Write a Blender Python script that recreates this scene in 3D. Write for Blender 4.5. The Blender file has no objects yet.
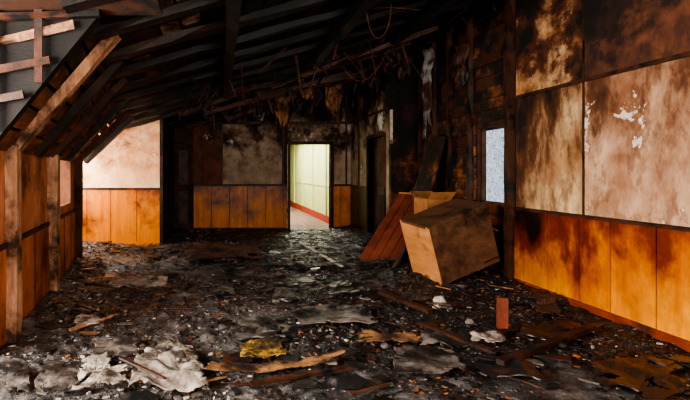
import bpy, math, random
from mathutils import Vector, Matrix, Euler, noise
random.seed(7)
R=random.random
def U(a,b): return a+(b-a)*random.random()

# ---------------------------------------------------------------- materials
def lin(c): return tuple(((v/255)/12.92 if v/255<=0.04045 else ((v/255+0.055)/1.055)**2.4) for v in c)
def c4(c): return (c[0],c[1],c[2],1)
class NT:
    def __init__(s,name):
        s.m=bpy.data.materials.new(name); s.m.use_nodes=True
        s.n=s.m.node_tree.nodes; s.l=s.m.node_tree.links
        s.bsdf=s.n['Principled BSDF']
    def add(s,t,**kw):
        nd=s.n.new(t)
        for k,v in kw.items(): setattr(nd,k,v)
        return nd
    def link(s,a,b): s.l.new(a,b)
    def pos(s,stretch=(1,1,1),off=(0,0,0)):
        g=s.add('ShaderNodeNewGeometry'); mp=s.add('ShaderNodeMapping')
        s.link(g.outputs['Position'],mp.inputs['Vector'])
        mp.inputs['Scale'].default_value=stretch; mp.inputs['Location'].default_value=off
        return mp.outputs['Vector']
    def noise(s,vec,scale,detail=6,rough=.6,dist=0):
        n=s.add('ShaderNodeTexNoise'); n.inputs['Scale'].default_value=scale
        n.inputs['Detail'].default_value=detail; n.inputs['Roughness'].default_value=rough
        n.inputs['Distortion'].default_value=dist
        s.link(vec,n.inputs['Vector']); return n.outputs['Fac']
    def mr(s,v,a,b,lo=0,hi=1):
        m=s.add('ShaderNodeMapRange'); m.inputs[1].default_value=a; m.inputs[2].default_value=b
        m.inputs[3].default_value=lo; m.inputs[4].default_value=hi
        s.link(v,m.inputs[0]); return m.outputs[0]
    def mix(s,f,a,b):
        m=s.add('ShaderNodeMix',data_type='RGBA')
        for sock,v in ((m.inputs['Factor'],f),(m.inputs[6],a),(m.inputs[7],b)):
            if isinstance(v,(tuple,list)): sock.default_value=c4(v)
            elif isinstance(v,(int,float)): sock.default_value=v
            else: s.link(v,sock)
        return m.outputs[2]
    def math(s,op,a,b):
        m=s.add('ShaderNodeMath',operation=op)
        for i,v in enumerate((a,b)):
            if isinstance(v,(int,float)): m.inputs[i].default_value=v
            else: s.link(v,m.inputs[i])
        return m.outputs[0]
_off=[0]
def burnt(name,c1,c2,nscale=2.5,stretch=(1,1,1),k=(0,0,0),c=0,bscale=1.4,bstretch=(1,1,1),
          brown=(70,38,20),black=(12,10,9),rough=.75,white=None,wcol=(225,215,200),bump=.25,wscale=2.2,spec=.3,soft=1.0,flake=False):
    t=NT(name); _off[0]+=3.7; o=(_off[0],_off[0]*.3,_off[0]*.7)
    p=t.pos(stretch,o); base=t.mix(t.mr(t.noise(p,nscale,10,.68,.1),.36,.64),lin(c1),lin(c2))
    if flake: # mottled water stains
        base=t.mix(t.mr(t.noise(t.pos((1,1,.45),(3,o[0],2)),7,8,.7,0),.52,.60,0,.55),base,lin(brown))
    pb=t.pos(bstretch,(o[2],o[0],1)); f=t.noise(pb,bscale,12,.68,.12)
    g=t.add('ShaderNodeNewGeometry'); dp=t.add('ShaderNodeVectorMath',operation='DOT_PRODUCT')
    t.link(g.outputs['Position'],dp.inputs[0]); dp.inputs[1].default_value=k
    f=t.math('ADD',t.math('ADD',f,dp.outputs['Value']),c)
    a=t.mix(t.mr(f,.50-.08*soft,.50+.05*soft),base,lin(brown))
    b=t.mix(t.mr(f,.54-.02*soft,.54+.10*soft),a,lin(black))
    if white is not None: # peeled flakes sit on top of the soot
        pw=t.pos((1,1,.8),(o[1],o[0],2)); wv=t.noise(pw,wscale,10,.7,.2)
        w=t.mr(wv,white,white+.012); b=t.mix(t.math('MULTIPLY',w,.85),b,lin(wcol))
        rim=t.math('MULTIPLY',t.mr(wv,white-.035,white-.01),t.math('SUBTRACT',1.0,w))
        b=t.mix(t.math('MULTIPLY',rim,.6),b,lin(brown))
    t.link(b,t.bsdf.inputs['Base Color'])
    t.bsdf.inputs['Roughness'].default_value=rough
    t.bsdf.inputs['Specular IOR Level'].default_value=spec
    bn=t.add('ShaderNodeBump'); bn.inputs['Strength'].default_value=bump; bn.inputs['Distance'].default_value=.02
    t.link(t.noise(p,nscale*9,6,.65),bn.inputs['Height']); t.link(bn.outputs['Normal'],t.bsdf.inputs['Normal'])
    return t.m

# ---------------------------------------------------------------- mesh builder
class MB:
    def __init__(s,name,mats): s.name=name; s.mats=mats; s.v=[]; s.f=[]; s.mi=[]
    def raw(s,vs,fs,m=0):
        b=len(s.v); s.v+= [tuple(v) for v in vs]
        for f in fs: s.f.append([i+b for i in f]); s.mi.append(m)
    def hexa(s,p,m=0):
        s.raw(p,[(3,2,1,0),(4,5,6,7),(0,1,5,4),(1,2,6,5),(2,3,7,6),(3,0,4,7)],m)
    def box(s,x0,x1,y0,y1,z0,z1,m=0):
        s.hexa([(x0,y0,z0),(x1,y0,z0),(x1,y1,z0),(x0,y1,z0),(x0,y0,z1),(x1,y0,z1),(x1,y1,z1),(x0,y1,z1)],m)
    def obox(s,c,d,rot=(0,0,0),m=0,M=None):
        M=M or Euler(rot).to_matrix(); c=Vector(c); x,y,z=[q/2 for q in d]
        s.hexa([c+M@Vector(q) for q in [(-x,-y,-z),(x,-y,-z),(x,y,-z),(-x,y,-z),(-x,-y,z),(x,-y,z),(x,y,z),(-x,y,z)]],m)
    def beam(s,a,b,w,h,m=0,up=(0,0,1),jit=0):
        a=Vector(a); b=Vector(b); d=(b-a).normalized(); sd=d.cross(Vector(up))
        if sd.length<.01: sd=Vector((1,0,0))
        sd.normalize(); u=sd.cross(d)
        n=max(1,int((b-a).length/.35)) if jit else 1
        rings=[]
        for i in range(n+1):
            p=a.lerp(b,i/n); q=[]
            for sx,sy in ((-1,-1),(1,-1),(1,1),(-1,1)):
                q.append(p+sd*(sx*w/2+U(-jit,jit))+u*(sy*h/2+U(-jit,jit)))
            rings.append(q)
        vs=[v for r in rings for v in r]; fs=[(3,2,1,0)]
        for i in range(n):
            for j in range(4): fs.append((i*4+j,i*4+(j+1)%4,(i+1)*4+(j+1)%4,(i+1)*4+j))
        fs.append(tuple(n*4+j for j in range(4))); s.raw(vs,fs,m)
    def prism(s,poly,ax,a,b,m=0):
        def P(q,t): return (t,q[0],q[1]) if ax==0 else ((q[0],t,q[1]) if ax==1 else (q[0],q[1],t))
        n=len(poly); vs=[P(q,a) for q in poly]+[P(q,b) for q in poly]
        fs=[tuple(range(n))[::-1],tuple(range(n,2*n))]+[(i,(i+1)%n,n+(i+1)%n,n+i) for i in range(n)]
        s.raw(vs,fs,m)
    def done(s,bevel=0,smooth=False):
        me=bpy.data.meshes.new(s.name); me.from_pydata(s.v,[],s.f); me.update()
        for m in s.mats: me.materials.append(m)
        me.polygons.foreach_set('material_index',s.mi)
        if smooth: me.polygons.foreach_set('use_smooth',[True]*len(s.f))
        ob=bpy.data.objects.new(s.name,me); bpy.context.scene.collection.objects.link(ob)
        if bevel:
            bv=ob.modifiers.new('bevel','BEVEL'); bv.width=bevel; bv.segments=2
        return ob

# ---------------------------------------------------------------- materials used
char   = burnt('charred_timber',(26,19,15),(14,11,10),4,(1,1,1),c=.05,bscale=2.5,black=(6,6,6),rough=.5)
wet    = burnt('wet_char_shard',(28,27,29),(12,12,14),5,(1,1,1),c=-.02,bscale=4,black=(6,6,7),brown=(24,21,19),rough=.3,spec=.6)
roofchar = burnt('charred_rafter_timber',(60,36,22),(18,14,11),4,(1,1,1),k=(.06,.014,0),c=.05,bscale=2.2,black=(5,5,5),brown=(28,17,11),rough=.6)
charB  = burnt('half_burnt_timber',(92,62,42),(50,34,26),3,(1,1,1),c=.05,bscale=2.2,rough=.75)
timber = burnt('sooty_pale_timber',(196,150,116),(128,88,64),3,(6,6,1.2),c=-.05,bscale=2.4,rough=.7,brown=(74,46,30))
sheath = burnt('roof_sheathing',(150,88,42),(60,36,22),2.5,(4,.5,4),k=(.16,.022,0),c=.08,bscale=1.5,rough=.8,brown=(42,23,14),black=(6,6,6))  # burn eases toward the left, painting window light into the board colour
sheathP= burnt('light_patch_sheathing',(214,184,160),(150,108,76),2.5,(4,.5,4),k=(.18,.03,0),c=.0,bscale=1.8,black=(8,8,8))  # pale plank colour stands in for the patch of light at upper left
wainR  = burnt('varnished_plywood_right',(232,150,0),(206,112,0),2.0,(5,5,.6),k=(0,.10,.28),c=-.585,bscale=1.4,bstretch=(1,1,.6),brown=(132,40,3),black=(20,8,5),rough=.36,bump=.06,spec=.4,soft=1.7)
wainB  = burnt('varnished_plywood_back',(226,134,4),(176,92,4),2.0,(5,5,.6),k=(.03,0,.22),c=-.19,bscale=1.6,brown=(104,48,10),black=(16,10,7),rough=.42,bump=.06,spec=.3,soft=1.6)
wainL  = burnt('varnished_plywood_left',(216,132,0),(190,98,0),2.0,(5,5,.6),k=(0,0,.12),c=-.17,bscale=1.6,brown=(130,56,2),rough=.4,bump=.06,spec=.4,soft=1.3)
bdA = burnt('stained_wallboard',(220,188,144),(160,112,70),2.2,(1,1.3,.8),k=(0,.15,.16),c=-.97,bscale=1.7,bstretch=(1,1.5,.6),brown=(98,54,26),black=(16,10,8),white=.65,rough=.5,spec=.4,soft=1.7,flake=True)
bdB = burnt('faded_wallboard',(206,168,136),(150,104,74),2.4,(1,1.2,.7),k=(0,.03,.18),c=-.475,bscale=1.9,bstretch=(1,1.4,.7),brown=(108,64,38),black=(32,19,13),white=.605,rough=.5,spec=.4,soft=1.7,flake=True)
bdC = burnt('scorched_upper_wallboard',(224,190,138),(150,94,50),1.8,(1,1,1),k=(0,0,.15),c=-.37,bscale=2.0,brown=(86,43,20),black=(12,8,7),white=.62,flake=True)
bdD = burnt('sooty_upper_wallboard',(120,70,44),(66,37,26),1.8,(1,1,1),k=(0,0,.12),c=-.31,bscale=2.0,brown=(48,26,17),black=(16,11,9),white=.65,wcol=(206,182,156),flake=True)
bdE = burnt('grey_back_wallboard',(186,166,142),(118,92,70),2.2,(1,1,1),k=(0,0,.17),c=-.375,bscale=2.1,brown=(70,46,31),black=(9,8,8),white=.61,wcol=(206,206,204),soft=1.0)
bdF = burnt('bright_alcove_wallboard',(242,208,172),(212,152,106),2.2,(1,1,.7),k=(-.05,0,.20),c=-.53,bscale=1.9,brown=(150,90,48),black=(38,22,15),white=.64,wcol=(246,236,220),soft=1.6)
bdK = burnt('kneewall_board',(214,142,100),(168,98,64),1.4,(1,1,.7),k=(0,0,.0),c=-.08,bscale=1.8,brown=(104,56,34),black=(34,20,14),soft=1.4)
bdKl= burnt('kneewall_wainscot',(214,122,14),(172,80,8),1.6,(4,4,.6),k=(0,0,.0),c=-.08,bscale=1.8,brown=(98,44,12),black=(30,17,11),rough=.5,soft=1.4)
dark = burnt('soot_black_wall',(30,21,16),(16,12,10),2,(1,1,1),c=.05,bscale=1.5,black=(6,6,6))
soffit= burnt('sooty_dormer_cheek',(30,21,16),(17,13,11),2,(1,1,3),c=.0,bscale=3,black=(6,5,5),brown=(18,13,10))
siding= burnt('charred_siding',(158,90,44),(86,50,28),3,(1,.6,5),k=(0,.03,.06),c=-.25,bscale=2.4,brown=(54,29,16),black=(8,7,7))
redbase=burnt('orange_baseboard',(150,64,16),(106,38,10),3,(1,1,1),k=(0,.05,0),c=-.28,bscale=2.4,brown=(60,26,12))
hallg = burnt('hall_green_paint',(214,216,160),(196,202,146),1,(1,1,1),c=-.5,bump=.02)
hallr = burnt('hall_red_baseboard',(170,66,52),(150,54,40),1,(1,1,1),c=-.5)
hallf = burnt('hall_floor_boards',(140,110,98),(104,82,72),2,(3,.6,1),c=-.3)
hallc = burnt('hall_ceiling',(200,196,180),(180,176,160),1,(1,1,1),c=-.5)
white = burnt('white_plaster',(214,206,192),(170,158,142),6,(1,1,1),c=-.08,bscale=5)
cloth = burnt('dirty_cloth',(186,176,164),(122,112,102),5,(1,1,1),c=-.02,bscale=5,brown=(84,72,62),black=(30,27,25))
greyb = burnt('grey_ply_sheet',(130,121,113),(76,69,64),3,(1,3,1),c=.03,bscale=4,brown=(48,43,40),black=(14,14,14),rough=.5)
tan   = burnt('tan_ply_sheet',(170,124,78),(112,78,50),3,(1,3,1),c=.03,bscale=4,brown=(70,48,32))
yellow= burnt('yellow_foam',(196,156,50),(146,108,30),6,(1,1,1),c=.03,bscale=6,brown=(88,66,28))
redw  = burnt('red_brown_veneer',(132,68,48),(92,45,33),3,(1,1,1),c=-.10,bscale=2.5,rough=.45)
cabM  = burnt('cabinet_veneer',(104,73,51),(74,51,36),2.5,(1,1,3),c=-.08,bscale=2.2,rough=.45,brown=(50,34,25))
cabL  = burnt('lightened_side_veneer',(214,150,90),(180,118,66),2.5,(1,1,3),c=-.14,bscale=1.8,rough=.5)  # colour lightened to make up for the shade on the cabinet's left side
card  = burnt('cardboard',(176,122,72),(142,94,54),3,(1,1,1),c=-.13,bscale=3)
insul = burnt('burnt_insulation',(160,112,74),(112,78,52),6,(1,1,1),c=-.04,bscale=4)
foil  = burnt('grey_lining',(140,140,142),(82,78,76),5,(1,1,.5),c=.02,bscale=4)
wire  = burnt('rusty_cable',(120,70,40),(50,32,22),6,(1,1,1),c=-.1)
slabM = burnt('soot_covered_floor',(60,52,46),(30,26,24),4,(1,1,1),c=0,bscale=2)
ext   = burnt('exterior_gravel_render',(225,230,238),(110,120,132),18,(1,1,1),c=-.5)
# ash layer
t=NT('ash_and_char'); p=t.pos()
a=t.mix(t.mr(t.noise(p,6,12,.78),.43,.65),lin((9,9,11)),lin((132,127,124)))
g=t.noise(t.pos((1,1,1),(5,3,1)),.9,6,.65)
sx=t.add('ShaderNodeSeparateXYZ'); gg=t.add('ShaderNodeNewGeometry'); t.link(gg.outputs['Position'],sx.inputs[0])
ff=t.math('ADD',g,t.math('ADD',t.math('MULTIPLY',sx.outputs[0],.065),t.math('MULTIPLY',sx.outputs[1],.018)))
b=t.mix(t.mr(ff,.51,.67),a,lin((8,8,10)))
b=t.mix(t.mr(t.noise(t.pos((1,1,1),(9,1,1)),26,5,.7),.61,.66),b,lin((180,172,162)))
b=t.mix(t.mr(t.noise(t.pos((1,1,1),(2,7,1)),3,6,.7),.60,.68,0,.5),b,lin((104,76,50)))
t.link(b,t.bsdf.inputs['Base Color'])
t.link(t.mr(t.noise(p,4,6,.7),.4,.6,.28,.7),t.bsdf.inputs['Roughness']); t.bsdf.inputs['Specular IOR Level'].default_value=.5
bn=t.add('ShaderNodeBump'); bn.inputs['Strength'].default_value=1; bn.inputs['Distance'].default_value=.03
t.link(t.noise(p,30,8,.7),bn.inputs['Height']); t.link(bn.outputs['Normal'],t.bsdf.inputs['Normal'])
ashM=t.m

# ---------------------------------------------------------------- layout
XR=3.55; XF=3.05; YB=10.7; YA=8.5
def kx(y): return -1.70-(y-3.7)*.154
def roofz(x): return 2.46+.27*(x+1.15)

b=MB('floor',[slabM]); b.box(-3.4,4.2,-2.2,YB+.1,-.12,0); b.done()

def hgt(x,y):
    n=noise.fractal(Vector((x*1.1,y*1.1,.3)),1.0,2.0,4)
    m=noise.fractal(Vector((x*6,y*6,4.3)),.9,2.0,3)
    h=.03+.035*max(-.6,n)+.018*m
    rw=XR if y<8.2 else XF
    h+=.09*max(0,1-(rw-x)/.7)*(1 if y>4.6 else .35)+.05*max(0,1-(x-kx(y))/.5)
    if y>6.5: h+=.04
    d=math.hypot((x-2.9)/.9,(y-6.1)/1.0); h+=.16*max(0,1-d)
    return max(.008,h)
nx,ny=210,320; x0,x1,y0,y1=-3.0,XR-.03,-.5,YB-.03
vs=[];fs=[]
for j in range(ny+1):
    for i in range(nx+1):
        x=x0+(x1-x0)*i/nx; y=y0+(y1-y0)*j/ny; vs.append((x,y,hgt(x,y)))
for j in range(ny):
    for i in range(nx):
        cx=x0+(x1-x0)*(i+.5)/nx; cy=y0+(y1-y0)*(j+.5)/ny
        if cy<7.0 and cx<kx(cy)+.03: 
            if not (.5<cy<3.2): continue
        if cy>8.45 and cx<-1.05: continue
        if cy>8.18 and cx>XF-.03: continue
        q=j*(nx+1)+i; fs.append((q,q+1,q+nx+2,q+nx+1))
b=MB('charred_debris_layer',[ashM]); b.raw(vs,fs); b.done(smooth=True)

# ---------------------------------------------------------------- right wall
b=MB('wall_right',[dark,bdA,bdB,bdC,bdD,wainR,char,siding,redbase,bdE,white])
W0,W1=5.68,6.34
b.box(XR,XR+.12,-2.2,W0,0,4.0,0)
b.box(XR,XR+.12,W0,W1,0,.97,0); b.box(XR,XR+.12,W0,W1,1.98,4.0,0); b.box(XR,XR+.12,W1,8.2,0,4.0,0)
ys=[-2.0,-1.6,-1.2,-.8,-.4,0,.4,.8,1.2,1.6,2.0,2.4,2.8,3.25,3.72,4.16,4.52,4.96,5.35,5.52]
for i in range(len(ys)-1): b.box(XR-.022,XR,ys[i]+.006,ys[i+1]-.006,.12,.94,5)
b.box(XR-.05,XR,-2.0,5.52,0,.12,8)
b.box(XR-.035,XR,-2.0,5.52,.94,.965,6)
cols=[-2.0,-.75,.5,1.75,3.1,4.47,5.50]
for i in range(len(cols)-1):
    m1=1 if i==5 else 2; m2=3 if i==5 else 4
    b.box(XR-.015,XR,cols[i]+.008,cols[i+1]-.008,.975,2.26,m1)
    b.box(XR-.015,XR,cols[i]+.008,cols[i+1]-.008,2.30,3.75,m2)
b.box(XR-.03,XR,-2.0,5.52,2.262,2.298,6)
for y in cols[1:-1]: b.box(XR-.022,XR,y-.012,y+.012,.97,3.7,6)
b.beam((XR-.04,5.57,0),(XR-.04,5.57,3.9),.10,.08,6,up=(0,1,0),jit=.01)
z=.1
while z<3.7:
    h=.15
    segs=[(W1+.02,8.18)] if .90<z<1.95 else [(5.66,8.18)]
    for (a,c_) in segs:
        yy=a
        while yy<c_-.05:
            y2=min(c_,yy+U(.5,1.2)); 
            if R()>.12: b.obox((XR-.02+U(-.008,.008),(yy+y2)/2,z+h/2),(.025,y2-yy-.01,h-.014),(0,0,U(-.01,.01)),7 if R()>.25 else 6)
            yy=y2
    z+=h
for y in (6.42,7.0,7.5,7.98): b.beam((XR-.06,y,0),(XR-.06,y,3.9),.07,.05,6,up=(0,1,0),jit=.01)
b.box(XF,XR+.12,8.2,8.3,0,4.0,7)
D0,D1=8.5,9.45
b.box(XF,XF+.1,8.3,D0,0,4.0,9); b.box(XF,XF+.1,D0,D1,2.07,4.0,9); b.box(XF,XF+.1,D1,YB,0,4.0,9)
b.box(XF-.02,XF,D1+.05,YB,.1,1.05,5); b.box(XF-.03,XF,D1,YB,1.05,1.09,6)
b.box(XF-.03,XF,8.3,YB,2.52,2.56,6); b.box(XF-.03,XF,10.05,10.08,.1,3.6,6)
b.box(XF-.02,XF+.02,8.17,8.21,1.9,2.5,10)
b.done()
b=MB('door_2',[char,charB])
b.box(XF+.10,XF+.14,D0,D1,0,2.07,0); b.box(XF-.03,XF+.1,D0-.05,D0,0,2.12,1); b.box(XF-.03,XF+.1,D1,D1+.05,0,2.12,1); b.box(XF-.03,XF+.1,D0,D1,2.07,2.13,1)
for zz in (.15,1.1): b.box(XF+.085,XF+.10,D0+.15,D1-.15,zz,zz+.8,1)
b.done()
b=MB('window_1',[charB,white])
b.box(XR+.05,XR+.09,W0,W0+.03,.97,1.98,0); b.box(XR+.05,XR+.09,W1-.03,W1,.97,1.98,0); b.box(XR+.05,XR+.09,W0,W1,.97,1.0,0); b.box(XR+.05,XR+.09,W0,W1,1.95,1.98,0)
b.done()
b=MB('exterior_wall',[ext]); b.box(6.2,6.4,3,16,-.5,3.2); b.done()

# ---------------------------------------------------------------- back wall
DX0,DX1,DT=1.63,2.56,2.03
b=MB('wall_back',[dark,bdE,wainB,char,bdD,charB,white,wainL])
b.box(-1.07,DX0,YB,YB+.1,0,4.0,0); b.box(DX0,DX1,YB,YB+.1,DT,4.0,0); b.box(DX1,XF,YB,YB+.1,0,4.0,0)
x=-.62
while x<DX0-.1:
    x2=min(DX0-.06,x+.42); b.box(x+.006,x2-.006,YB-.02,YB,.1,1.06,2); x=x2
b.box(DX1+.08,XF-.26,YB-.02,YB,.1,1.06,7); b.box(XF-.25,XF-.02,YB-.02,YB,.1,1.06,7)
b.box(-.62,DX0-.06,YB-.035,YB,1.06,1.10,3); b.box(DX1+.06,XF,YB-.035,YB,1.06,1.10,3)
b.box(-.62,DX0-.06,YB-.04,YB,0,.1,3)
xs=[-.62,.05,1.45]
for i in range(2):
    b.box(xs[i]+.01,xs[i+1]-.01,YB-.016,YB,1.11,2.50,4 if i==0 else 1); b.box(xs[i]+.01,xs[i+1]-.01,YB-.016,YB,2.56,3.5,1)
b.box(1.47,2.9,YB-.016,YB,2.56,3.5,1); b.box(DX1+.09,XF-.01,YB-.016,YB,1.11,2.50,1)
b.box(DX0-.06,DX1+.08,YB-.016,YB,2.10,2.50,1)
b.box(-1.05,XF,YB-.035,YB,2.50,2.56,3)
for x in (.05,1.47,2.93): b.box(x-.02,x+.02,YB-.03,YB,1.1,3.5,3)
b.done()
b=MB('door_3',[dark,charB,char])
b.box(-1.04,-.66,YB-.03,YB,0,2.05,0); b.box(-.66,-.61,YB-.06,YB,0,2.1,1); b.box(-1.06,-.66,YB-.06,YB,2.05,2.1,1)
b.box(-.96,-.74,YB-.045,YB-.03,.2,.95,2); b.box(-.96,-.74,YB-.045,YB-.03,1.1,1.9,2); b.done()
b=MB('door_1',[char,charB,white])
b.box(DX0-.06,DX0,YB-.04,YB+.12,0,DT+.06,0); b.box(DX1,DX1+.06,YB-.04,YB+.12,0,DT+.06,1); b.box(DX0,DX1,YB-.04,YB+.12,DT,DT+.06,0)
b.box(DX0-.075,DX0-.06,YB-.05,YB-.0,0,DT,2)
b.done()
b=MB('hallway',[hallg,hallr,hallf,hallc,char])
HX=2.93; HL=1.2; HE=21
b.box(HX,HX+.1,YB+.12,HE,0,2.5,0); b.box(HL-.1,HL,YB+.12,HE,0,2.5,0); b.box(HL,HX,HE,HE+.1,0,2.5,0)
b.box(HL-.1,HX+.1,YB+.1,HE,-.12,.0,2); b.box(HL-.1,HX+.1,YB+.1,HE,2.5,2.6,3)
b.box(HX-.03,HX,YB+.12,HE,0,.2,1); b.box(HL,HL+.03,YB+.12,HE,0,.2,1)
b.box(HX-.02,HX,YB+.12,HE,1.0,1.04,0)
for yy in (12.6,14.4,16.2,18): b.box(HX-.04,HX,yy,yy+.06,0.2,2.5,0)
b.done()

# ---------------------------------------------------------------- alcove
b=MB('wall_alcove',[dark,bdF,wainL,char,charB])
b.box(-3.2,-1.07,YA,YA+.1,0,3.4,0); b.box(-1.17,-1.07,YA+.1,YB+.1,0,4.0,0)
for (a,c_) in ((-3.1,-2.46),(-2.45,-2.02),(-2.01,-1.54),(-1.53,-1.09)): b.box(a,c_,YA-.02,YA,.1,1.06,2)
b.box(-3.1,-1.09,YA-.03,YA,0,.1,2); b.box(-3.1,-1.09,YA-.035,YA,1.06,1.09,4)
b.box(-3.1,-1.09,YA-.015,YA,1.10,2.50,1); b.box(-3.1,-1.09,YA-.03,YA,2.50,2.54,3); b.box(-3.1,-1.09,YA-.015,YA,2.54,3.2,4)
b.box(-1.11,-1.05,YA-.05,YA+.05,0,3.2,3)
b.done()

# ---------------------------------------------------------------- left knee wall with dormers
b=MB('wall_left',[bdK,timber,bdKl,char,soffit,charB])
def kseg(ya,yb,z0,z1,m=0,th=.06,off=0):
    xa,xb=kx(ya)+off,kx(yb)+off
    b.hexa([(xa-th,ya,z0),(xa,ya,z0),(xb,yb,z0),(xb-th,yb,z0),(xa-th,ya,z1),(xa,ya,z1),(xb,yb,z1),(xb-th,yb,z1)],m)
kseg(-2.2,.5,0,1.6,0); kseg(3.2,5.85,0,1.58,0); kseg(5.85,6.6,0,.95,0); kseg(6.6,7.0,0,1.58,0)
kseg(3.25,6.95,.0,.80,2,.02,.02); kseg(3.25,6.95,.80,.84,5,.03,.03)
for y in (4.45,5.5,6.0,6.5): kseg(y,y+.015,0,.8,3,.012,.028)
for (ya,yb) in ((.5,3.2),(7.0,8.5)):
    b.box(-3.12,kx(ya),ya-.06,ya,0,2.5,0)
    b.prism([(kx(ya)-.02,1.5),(kx(ya)+.80,2.52),(kx(ya)-.02,2.52)],1,ya-.06,ya,0)
    if yb<8:
        b.box(-3.12,kx(yb),yb,yb+.06,0,2.5,4)
        b.prism([(kx(yb)-.02,1.5),(kx(yb)+.84,2.55),(kx(yb)-.02,2.55)],1,yb-.01,yb+.06,4)
    b.box(-3.2,-3.12,ya,yb,0,.85,0); b.box(-3.2,-3.12,ya,yb,2.3,2.6,0)
    b.box(-3.2,-3.12,ya,ya+.15,.85,2.3,0); b.box(-3.2,-3.12,yb-.15,yb,.85,2.3,0)
# exposed cheek framing beside the near dormer
b.beam((kx(3.2)-.15,3.16,2.24),(kx(3.2)+.62,3.16,2.40),.05,.02,1,up=(0,1,0),jit=.010)
for (xa,za,xb,zb,m) in ((-.1,2.05,.46,2.16,5),(-.05,1.86,.28,1.92,3),(.08,1.66,.08,2.5,3),(.38,2.0,.38,2.5,5),(-.1,2.44,.8,2.48,3)):
    b.beam((kx(3.2)+xa,3.15,za),(kx(3.2)+xb,3.15,zb),.05,.03,m,up=(0,1,0),jit=.006)
b.done()
b=MB('window_2',[timber]); 
for (ya,yb) in ((.65,3.05),(7.15,8.35)):
    for y in (ya,(ya+yb)/2-.02,yb-.04): b.box(-3.18,-3.14,y,y+.04,.85,2.3)
    for z in (.85,1.6,2.26): b.box(-3.18,-3.14,ya,yb,z,z+.04)
b.done()
b=MB('timber_post',[timber,charB]) 
for (y,w,m) in ((3.62,.10,0),(5.15,.12,0),(6.95,.11,1)):
    b.beam((kx(y)+.06,y,0),(kx(y)+.06,y,1.60),w,.10,m,up=(0,1,0),jit=.006)
b.done(bevel=.006)

# ---------------------------------------------------------------- roof
b=MB('ceiling',[dark,sheath,sheathP])
def lowtop(y): x=kx(y)+.75; return x,roofz(x)
for (ya,yb) in ((-2.2,.5),(3.26,7.0)):
    A=(kx(ya)-.06,ya,1.55);B=(kx(yb)-.06,yb,1.55); xa,za=lowtop(ya); xb,zb=lowtop(yb)
    b.hexa([A,B,(xb,yb,zb+.02),(xa,ya,za+.02),(A[0]-.1,ya,1.65),(B[0]-.1,yb,1.65),(xb-.1,yb,zb+.15),(xa-.1,ya,za+.15)],0)
    n=6
    for i in range(n):
        f0=i/n+.01; f1=(i+1)/n-.015
        P=[]
        for (y,f) in ((ya,f0),(yb,f0),(yb,f1),(ya,f1)):
            xt,zt=lowtop(y); P.append(Vector((kx(y)+(xt-kx(y))*f,y,1.56+(zt-1.56)*f)))
        nrm=Vector((.02,0,-.018)); b.hexa([p+nrm for p in P]+P,1)
for (ya,yb) in ((.5,3.2),(7.0,8.5)):
    b.box(-3.2,kx(ya)+.8,ya-.06,yb+.06,2.5,2.58,0)
    b.prism([(kx(yb)+.55,2.45),(kx(ya)+.85,2.45),(kx(ya)+.85,2.75),(kx(yb)+.55,2.75)],1,ya-.06,ya-.03,0)
vs=[(kx(-2.2)+.6,-2.2),(XR+.12,-2.2),(XR+.12,YB+.1),(kx(YB)+.6,YB+.1)]
P=[Vector((x,y,roofz(x)+.02)) for x,y in vs]; b.hexa(P+[p+Vector((0,0,.12)) for p in P],0)
x=-1.6
while x<XR-.1:
    y=-2
    while y<YB-.1:
        y2=min(YB-.05,y+U(1.5,3.2))
        if x>kx(y)+.75 and R()>.1:
            b.obox((x+.09,(y+y2)/2,roofz(x+.09)+U(-.012,.0)),(.165,y2-y-.02,.02),(0,-math.atan(.27)+U(-.02,.02),0),2 if R()<(.3 if x<-.2 else .04) else 1)
        y=y2
    x+=.18
b.done()
b=MB('roof_rafters',[roofchar,charB,timber])
for i,y in enumerate((3.66,4.4,5.15,6.05,6.95,7.75)):
    m=2 if i in(0,) else (1 if i in(2,4) else 0)
    xa=kx(y)+.05; xt,zt=lowtop(y)
    b.beam((xa,y,1.56),(xt+.12,y,zt-.03),.08,.11,m,up=(0,1,0),jit=.008)
for i in range(20):
    y=-1.5+i*.62
    if y>YB-.1: break
    xs_=kx(y)+.6; 
    b.beam((xs_,y,roofz(xs_)-.09),(XR-.02,y,roofz(XR)-.09),.13,.06,0,up=(0,0,1),jit=.014)
for x in (.1,1.3,2.4,3.2):
    b.beam((x,-2,roofz(x)-.2),(x,YB,roofz(x)-.2),.09,.13,0,jit=.012)
b.done()
b=MB('fallen_ceiling_joists',[char,dark])
for i in range(12):
    y=U(6.2,10.2); xa=U(-.8,1.4); xb=min(3.4,xa+U(1.0,2.6)); z=roofz(xa)-U(.15,.35)
    b.beam((xa,y,z),(xb,y+U(-.5,.3),roofz(xb)-U(.2,.4)),.06,.07,0,jit=.014)
for i in range(120):
    x=U(-.4,3.3); y=U(5.4,10.4); z=roofz(x)-.12
    b.beam((x,y,z),(x+U(-.35,.35),y+U(-.2,.2),z-U(.1,.5)),U(.012,.04),.01,random.choice([0,1]),jit=.004)
b.done()

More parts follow.
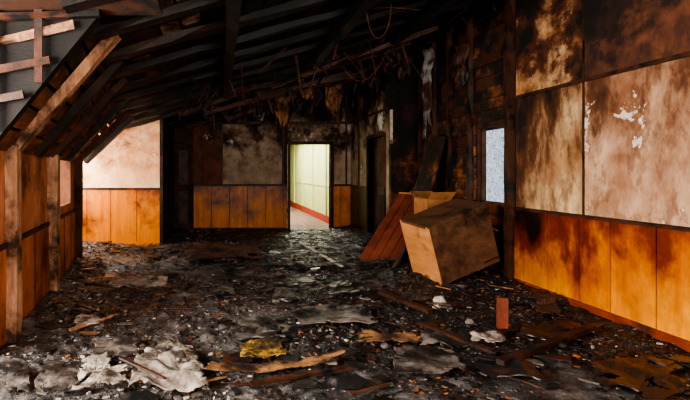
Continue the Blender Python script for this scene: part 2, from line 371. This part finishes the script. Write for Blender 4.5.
# ---------------------------------------------------------------- hanging insulation
def ragged(b,c,w,h,m,seed,dirx=Vector((1,0,0))):
    nx,nz=8,14; vs=[];fs=[]
    for j in range(nz+1):
        for i in range(nx+1):
            u=i/nx-.5; v=j/nz
            hh=h*(.6+.7*abs(noise.noise(Vector((u*5+seed,seed,0)))))
            ww=w*(1-.45*v*(.5+abs(noise.noise(Vector((v*3,seed,2))))))
            p=Vector(c)+dirx*(u*ww+.08*noise.noise(Vector((v*4,seed,5))))+Vector((0,.1*noise.noise(Vector((u*4,v*5,seed))),-v*hh))
            vs.append(p)
    for j in range(nz):
        for i in range(nx):
            q=j*(nx+1)+i; fs.append((q,q+1,q+nx+2,q+nx+1))
    b.raw(vs,fs,m)
b=MB('hanging_insulation',[insul,char,foil])
for i,(px,Y,w,h,m) in enumerate(((283,9.0,.35,.85,0),(300,9.3,.25,.8,1),(316,9.0,.3,.8,1),(334,8.9,.4,1.05,0),(262,9.3,.3,.5,1),(375,8.8,.3,.7,1),(240,9.5,.25,.5,1),(350,9,.2,.6,1),(405,8.0,.25,.8,1),(455,7.2,.3,.5,1),(210,8.8,.3,.4,1),(392,7.6,.3,.5,1),(306,8.6,.3,.5,0))):
    X=(px-220)/460*Y; ragged(b,(X,Y,roofz(X)-.05),w,h,m,i*3.1)
ragged(b,(3.38,7.5,3.4),.2,1.6,2,44.,Vector((0.4,-.8,0)).normalized())
ragged(b,(3.4,6.5,3.2),.3,.9,1,51.,Vector((0.2,-.9,0)).normalized())
o=b.done(smooth=True); sm=o.modifiers.new('s','SOLIDIFY'); sm.thickness=.012

def cable(name,pts,r,mat):
    cu=bpy.data.curves.new(name,'CURVE'); cu.dimensions='3D'; cu.bevel_depth=r; cu.bevel_resolution=2
    for P in pts:
        sp=cu.splines.new('NURBS'); sp.points.add(len(P)-1)
        for i,q in enumerate(P): sp.points[i].co=(*q,1)
        sp.use_endpoint_u=True; sp.order_u=3
    cu.materials.append(mat); o=bpy.data.objects.new(name,cu); bpy.context.scene.collection.objects.link(o); return o
def W(px,py,D): return ((px-220)/460*D,D,1.39+(172-py)/460*D)
cable('hanging_cables',[[W(255,-2,5),W(262,12,5),W(285,16,5),W(292,26,5),W(300,22,5)],[W(300,-3,5),W(330,8,5),W(345,2,5.2),W(360,12,5.2),W(385,6,5.2),W(420,10,5.2)],
 [W(365,0,5),W(368,30,5.1),W(380,42,5.2),W(392,20,5.2),W(391,-4,5)],[W(270,60,8),W(290,72,8),W(312,62,8),W(318,40,8)],
 [W(330,40,7),W(345,78,7),W(372,84,7),W(388,50,7)]],.007,wire)

# ---------------------------------------------------------------- furniture pile
O=Vector((2.60,5.40,.05))
ex=Vector((.80,.16,.27)).normalized(); ey=Vector((-.46,.95,0)); ey=(ey-ex*ey.dot(ex)).normalized(); ez=ex.cross(ey)
M=Matrix((ex,ey,ez)).transposed(); w,d,h=.84,.52,.74
b=MB('tipped_cabinet',[cabM,cabL,char,redw])
def lb(x0,x1,y0,y1,z0,z1,m): 
    b.obox(O+M@Vector(((x0+x1)/2,(y0+y1)/2,(z0+z1)/2)),(x1-x0,y1-y0,z1-z0),m=m,M=M)
lb(0,w,0,d,0,.02,0); lb(0,w,0,d,h-.02,h,0); lb(0,.02,0,d,.02,h-.02,1); lb(w-.02,w,0,d,.02,h-.02,0)
lb(.02,w-.02,.0,.016,.02,h-.02,0)
lb(.02,w-.02,d*.5,d*.5+.015,.02,h-.02,2)
lb(w-.22,w-.01,-.004,.0,.05,.075,2)
lb(-.003,0,.0,d,h-.03,h-.02,2)
lb(-.006,.0,.0,.02,0,h,1); lb(-.006,0,d-.02,d,0,h,1)
b.done(bevel=.004)
b=MB('broken_cabinet_panel',[cabM,char])
b.beam((2.98,5.98,.86),(3.44,5.80,.60),.36,.02,0,up=(0.6,.3,1)); b.done(bevel=.003)
b=MB('cupboard_door',[redw,char,cabL])
O=Vector((2.08,6.98,.05)); ex=Vector((.30,-.46,0)).normalized(); ez=Vector((.98,.36,1.0)); ez=(ez-ex*ez.dot(ex)).normalized(); ey=ez.cross(ex)
M=Matrix((ex,ey,ez)).transposed(); w,d,h=.66,.10,1.44
lb(0,w,.015,d,0,h,0)
for i in range(4): lb(.01+i*.162,.01+i*.162+.146,0,.015,.03,h-.03,0)
lb(0,w,-.004,.015,h-.03,h,2); lb(0,w,-.004,.015,0,.03,0); lb(w,w+.01,0,d,0,h,1)
b.done(bevel=.004)
b=MB('leaning_plank',[redw,charB])
b.beam((2.40,6.30,.10),(3.0,6.62,.90),.12,.025,1,up=(-.5,.2,1)) 
b.beam((2.62,7.35,.06),(3.25,7.65,1.15),.22,.025,1,up=(-.5,.2,1)); b.done()
b=MB('wooden_crate',[charB,char])
cx0,cx1,cy0,cy1=2.88,3.42,6.38,6.86
for i in range(4): 
    z0=.06+i*.15
    b.box(cx0,cx1,cy0,cy0+.02,z0,z0+.13,0); b.box(cx0,cx1,cy1-.02,cy1,z0,z0+.13,0)
    b.box(cx0-.02,cx0,cy0,cy1,z0,z0+.13,0); b.box(cx1,cx1+.02,cy0,cy1,z0,z0+.13,0)
for x in (cx0+.02,cx1-.02):
    for y in (cy0+.04,cy1-.04): b.box(x-.02,x+.02,y-.02,y+.02,.0,.64,1)
b.box(cx0-.02,cx1+.02,cy0,cy1,.65,.67,0); b.done()
b=MB('cardboard_box',[card,char])
O=Vector((2.90,6.42,.672)); M=Euler((0,0,.15)).to_matrix(); w,d,h=.36,.34,.34
lb(0,w,0,d,0,.006,0); lb(0,w,0,.006,0,h,0); lb(0,w,d-.006,d,0,h,0); lb(0,.006,0,d,0,h,0); lb(w-.006,w,0,d,0,h,0)
for (s,a) in ((0,-.5),(1,.4)):
    c_=O+M@Vector((w*.5,-.05 if s==0 else d+.05,h+.045)); b.obox(c_,(w,.15,.006),(a*1.6,0,.15),0)
b.done()
b=MB('leaning_charred_board',[siding,char])
b.beam((2.95,7.35,.1),(3.36,7.1,1.95),.55,.03,0,up=(1,0,-.2)); b.done()

# ---------------------------------------------------------------- debris pieces
def F(px,py): D=639.4/(py-172); return ((px-220)/460*D,D)
def sheet(name,quad,mat,amp=.02,sc=4,th=.008,lift=.012,n=22,seed=0,jag=.04,curl=0):
    q=[Vector(F(*p)) for p in quad]; vs=[];fs=[]
    for j in range(n+1):
        for i in range(n+1):
            u=i/n; v=j/n
            p=(q[0]*(1-u)+q[1]*u)*(1-v)+(q[3]*(1-u)+q[2]*u)*v
            p=p+Vector((noise.noise(Vector((u*6,v*6,seed))),noise.noise(Vector((u*6,v*6,seed+9)))))*jag
            r=noise.ridged_multi_fractal(Vector((p.x*sc,p.y*sc,seed)),1.1,2.0,2,1.0,2.0)-.8
            z=hgt(p.x,p.y)+lift+max(0,amp*(r+.4))+curl*((abs(u-.5)*2)**3)
            vs.append((p.x,p.y,z))
    cut=lambda u,v: noise.noise(Vector((u*4,v*4,seed+20)))+.55*(max(abs(u-.5),abs(v-.5))*2)**4>.62
    for j in range(n):
        for i in range(n):
            if cut((i+.5)/n,(j+.5)/n): continue
            k=j*(n+1)+i; fs.append((k,k+1,k+n+2,k+n+1))
    b=MB(name,[mat]); b.raw(vs,fs); o=b.done(smooth=amp>.03); s=o.modifiers.new('s','SOLIDIFY'); s.thickness=th; s.offset=1; return o
sheet('crumpled_cloth',[(130,401),(208,401),(196,368),(140,364)],cloth,.06,3.4,n=44,seed=1,jag=.06,lift=.03)
sheet('crumpled_cloth',[(72,402),(128,400),(126,376),(84,380)],cloth,.05,3.4,n=38,seed=2,jag=.05,lift=.03)
sheet('crumpled_cloth',[(150,372),(196,374),(190,358),(158,356)],cloth,.05,4,n=30,seed=31,jag=.05,lift=.04)
sheet('torn_board',[(-6,408),(30,408),(28,376),(4,374)],greyb,.01,3,seed=3,lift=.03)
sheet('torn_board',[(32,408),(74,404),(80,374),(46,372)],greyb,.02,3,seed=4,lift=.03)
sheet('torn_board',[(84,384),(110,382),(108,366),(84,368)],cloth,.02,3,seed=34,lift=.05)
sheet('yellow_foam_scrap',[(240,366),(282,366),(280,348),(246,348)],yellow,.03,5,n=26,seed=5,jag=.08,lift=.025)
sheet('curled_veneer_strip',[(205,388),(345,372),(342,366),(212,378)],tan,.01,3,seed=6,jag=.02,curl=.05,lift=.03)
sheet('tan_board_scrap',[(352,350),(418,350),(422,341),(362,341)],tan,.015,3,seed=7,lift=.03)
sheet('plywood_sheet',[(392,386),(466,384),(452,356),(396,358)],greyb,.02,2,seed=8,lift=.03)
sheet('plywood_sheet',[(300,334),(378,330),(360,311),(290,315)],greyb,.025,2,seed=9,lift=.03)
sheet('plaster_sheet',[(72,333),(96,331),(103,322),(80,322)],white,.01,3,seed=10,lift=.03)
sheet('plaster_sheet',[(108,294),(148,296),(150,284),(116,282)],cloth,.03,4,seed=11,lift=.03)
sheet('plaster_sheet',[(470,350),(500,352),(496,341),(474,342)],cloth,.03,4,seed=12,lift=.03)
sheet('tan_board_scrap',[(205,302),(235,304),(232,289),(212,291)],greyb,.03,4,seed=13)
sheet('fallen_panel',[(188,268),(264,268),(256,251),(182,252)],charB,.03,2,seed=14,lift=.04)
sheet('plywood_sheet',[(480,384),(560,392),(540,362),(478,362)],wet,.03,2,seed=15)
sheet('torn_board',[(598,398),(688,399),(668,366),(592,372)],wet,.03,2,seed=16)
sheet('plywood_sheet',[(420,350),(470,352),(466,336),(424,336)],greyb,.03,3,seed=17)
sheet('torn_board',[(230,345),(285,347),(290,326),(240,322)],greyb,.03,3,seed=18)
sheet('plaster_sheet',[(146,290),(166,291),(168,281),(150,281)],white,.02,4,seed=19)
sheet('crumpled_cloth',[(272,304),(302,306),(300,293),(278,292)],greyb,.04,4,seed=20)
sheet('torn_board',[(90,365),(150,362),(140,345),(98,348)],greyb,.03,3,seed=21)
sheet('tan_board_scrap',[(536,318),(560,322),(556,308),(534,307)],charB,.03,4,seed=22)
sheet('plywood_sheet',[(520,345),(590,352),(580,330),(522,328)],wet,.03,2,seed=35)
sheet('plywood_sheet',[(330,302),(388,304),(380,286),(330,285)],wet,.03,2,seed=36)
def stick(name,a,c_,w,h,mat,lift=.02,lz=0):
    p=F(*a); q=F(*c_); b=MB(name,[mat]); b.beam((p[0],p[1],hgt(*p)+lift+h/2),(q[0],q[1],hgt(*q)+lift+h/2+lz),w,h,0,jit=.004); b.done()
stick('pole',(70,338),(126,315),.022,.02,timber)
stick('batten',(300,249),(342,272),.04,.02,white,.04)
stick('batten',(120,378),(165,400),.02,.015,char,.09)
stick('batten',(420,330),(498,362),.05,.03,char)
stick('batten',(500,372),(592,338),.06,.04,char)
stick('batten',(250,395),(352,378),.05,.02,char)
stick('batten',(85,292),(150,296),.03,.02,charB)
stick('batten',(380,300),(430,318),.06,.04,char)
p=F(502,335); b=MB('upright_plank_stub',[redw,char]); b.beam((p[0],p[1],0),(p[0]+.02,p[1]+.03,.31),.08,.05,0,up=(0,1,0),jit=.006); b.obox((p[0],p[1],.03),(.22,.18,.06),(0,0,.4),1); b.done()

def rock(b,c,r,m,seed):
    import bmesh
    bm=bmesh.new(); bmesh.ops.create_icosphere(bm,subdivisions=2,radius=1)
    vs=[]
    for v in bm.verts:
        k=1+.45*noise.noise(v.co*1.4+Vector((seed,0,0)))
        vs.append((c[0]+v.co.x*k*r[0],c[1]+v.co.y*k*r[1],c[2]+v.co.z*k*r[2]))
    b.raw(vs,[[v.index for v in f.verts] for f in bm.faces],m); bm.free()
b=MB('plaster_chunks',[white,cloth,greyb])
for i,(px,py,r) in enumerate(((440,306,.06),(436,312,.04),(448,312,.04),(155,286,.05),(200,296,.04),(500,345,.04),(276,306,.04),(460,320,.04),(470,326,.04),(386,352,.04),(222,330,.04),(120,318,.04),(520,350,.03),(560,352,.04))):
    x,y=F(px,py); rock(b,(x,y,hgt(x,y)+r*.4),(r,r*U(.8,1.2),r*U(.5,.9)),0 if i<2 else 2,i*2.3)
b.done()
b=MB('rubble_fragments',[char,ashM,white,greyb,tan,redw,cloth,siding,wet])
def okp(x,y):
    if y>8.42 and x<-1.03: return False
    if y>8.1 and x>XF-.08: return False
    if x>XR-.1: return False
    if x<kx(y)+.08 and y<7: return False
    return y<YB-.1
n=0
while n<36000:
    y=2.3+(YB-2.3)*R()**1.35; x=U(-2.9,3.5)
    if not okp(x,y): continue
    cl=noise.noise(Vector((x*1.2,y*1.2,7)))
    if R()>.6+cl: continue
    n+=1
    s=min(.09,.005+random.expovariate(1/.011)); 
    th=s*U(.1,.4) if s<.05 else U(.006,.016)
    burn=.40+.18*x+.04*(y-3)+.6*noise.noise(Vector((x*.8,y*.8,2)))
    if R()<burn: m=random.choice([0,8,8,1,0,0,8,8,7])
    else: m=random.choice([1,1,3,3,3,6,2,8,6,1,0,3,1,4,1,3])
    if s>.05 and m in (2,6): m=3
    if s>.04 and m in(4,5,7): m=8
    b.obox((x,y,hgt(x,y)+th*.3+s*.07),(s,s*U(.3,.9),th),(U(-.28,.28),U(-.28,.28),U(0,6.28)),m)
b.done()
b=MB('charred_shards',[wet,char,greyb,charB])
n=0
while n<190:
    y=2.5+(YB-2.8)*R()**1.2; x=U(-2.6,3.35)
    if not okp(x,y) or not okp(x+.12,y) or not okp(x-.12,y): continue
    n+=1; r=U(.03,.11); k=random.choice([4,5,5,6]); a0=U(0,6.28); tx,ty=U(-.15,.15),U(-.15,.15)
    poly=[]
    for i in range(k):
        a=a0+i*6.283/k+U(-.25,.25); rr=r*U(.5,1.2); poly.append((rr*math.cos(a)*1.4,rr*math.sin(a)))
    zc=hgt(x,y)+.02+r*.08; th=U(.005,.012)
    bot=[(x+q[0],y+q[1],zc+tx*q[0]+ty*q[1]) for q in poly]; top=[(v[0],v[1],v[2]+th) for v in bot]
    b.raw(bot+top,[tuple(range(k))[::-1],tuple(range(k,2*k))]+[(i,(i+1)%k,k+(i+1)%k,k+i) for i in range(k)],random.choice([0,0,0,2,2,1]) if x<1 else random.choice([0,0,0,0,1,2]))
b.done()
b=MB('splintered_laths',[char,charB,tan,timber])
n=0
while n<140:
    y=2.4+(YB-2.6)*R()**1.2; x=U(-2.4,3.3)
    if not okp(x,y): continue
    a=U(0,6.28); L=U(.12,.45); x2=x+L*math.cos(a); y2=y+L*math.sin(a)
    if not okp(x2,y2): continue
    n+=1; b.beam((x,y,hgt(x,y)+.012),(x2,y2,hgt(x2,y2)+.015+U(0,.03)),U(.008,.025),U(.006,.012),random.choice([0,0,0,0,0,0,1,0,0,2]))
b.done()

# ---------------------------------------------------------------- wall behind the camera
b=MB('wall_front',[bdE,dark]); 
b.box(-3.2,.2,-2.3,-2.2,0,4,0); b.box(2.4,3.7,-2.3,-2.2,0,4,0); b.box(.2,2.4,-2.3,-2.2,0,.9,0); b.box(.2,2.4,-2.3,-2.2,2.3,4,0); b.done()

# ---------------------------------------------------------------- lights
def area(name,loc,direction,sx,sy,e,col):
    l=bpy.data.lights.new(name,'AREA'); l.shape='RECTANGLE'; l.size=sx; l.size_y=sy; l.energy=e; l.color=col
    o=bpy.data.objects.new(name,l); o.location=loc; o.rotation_euler=Vector(direction).to_track_quat('-Z','Y').to_euler(); bpy.context.scene.collection.objects.link(o); return o
area('dormer_window_light',(-3.05,1.85,1.6),(1,.38,-.14),2.3,1.4,620,(1,.92,.82))
area('alcove_window_light',(-3.05,7.7,1.6),(1,.40,-.1),1.1,1.4,135,(1,.86,.68))
area('rear_fill_light',(1.3,-2.1,1.6),(-.28,1,-.06),2.1,1.3,340,(1,.88,.76))  # unseen fill added behind the camera to brighten knee wall and back wall
area('hall_fill_light',(2.1,14.5,2.45),(0,0,-1),1.0,5,260,(1,.98,.86))  # unseen area lamp added under the ceiling to light the hall
sl=bpy.data.lights.new('sun','SUN'); sl.energy=4; sl.angle=.02; so=bpy.data.objects.new('sun',sl); so.rotation_euler=Vector((.5,.1,-.87)).to_track_quat('-Z','Y').to_euler(); bpy.context.scene.collection.objects.link(so)
w=bpy.data.worlds.new('sky'); bpy.context.scene.world=w; w.use_nodes=True
bg=w.node_tree.nodes['Background']; bg.inputs[0].default_value=(.75,.85,1,1); bg.inputs[1].default_value=1.8
try: bpy.context.scene.view_settings.look='AgX - Medium High Contrast'
except Exception as e: print(e)

cam=bpy.data.cameras.new('camera'); co=bpy.data.objects.new('camera',cam); bpy.context.scene.collection.objects.link(co)
co.location=(0,0,1.39); co.rotation_euler=(math.radians(90),0,0)
cam.sensor_width=36; cam.lens=24; cam.shift_x=125/690; cam.shift_y=-28/690; cam.clip_start=.05
bpy.context.scene.camera=co
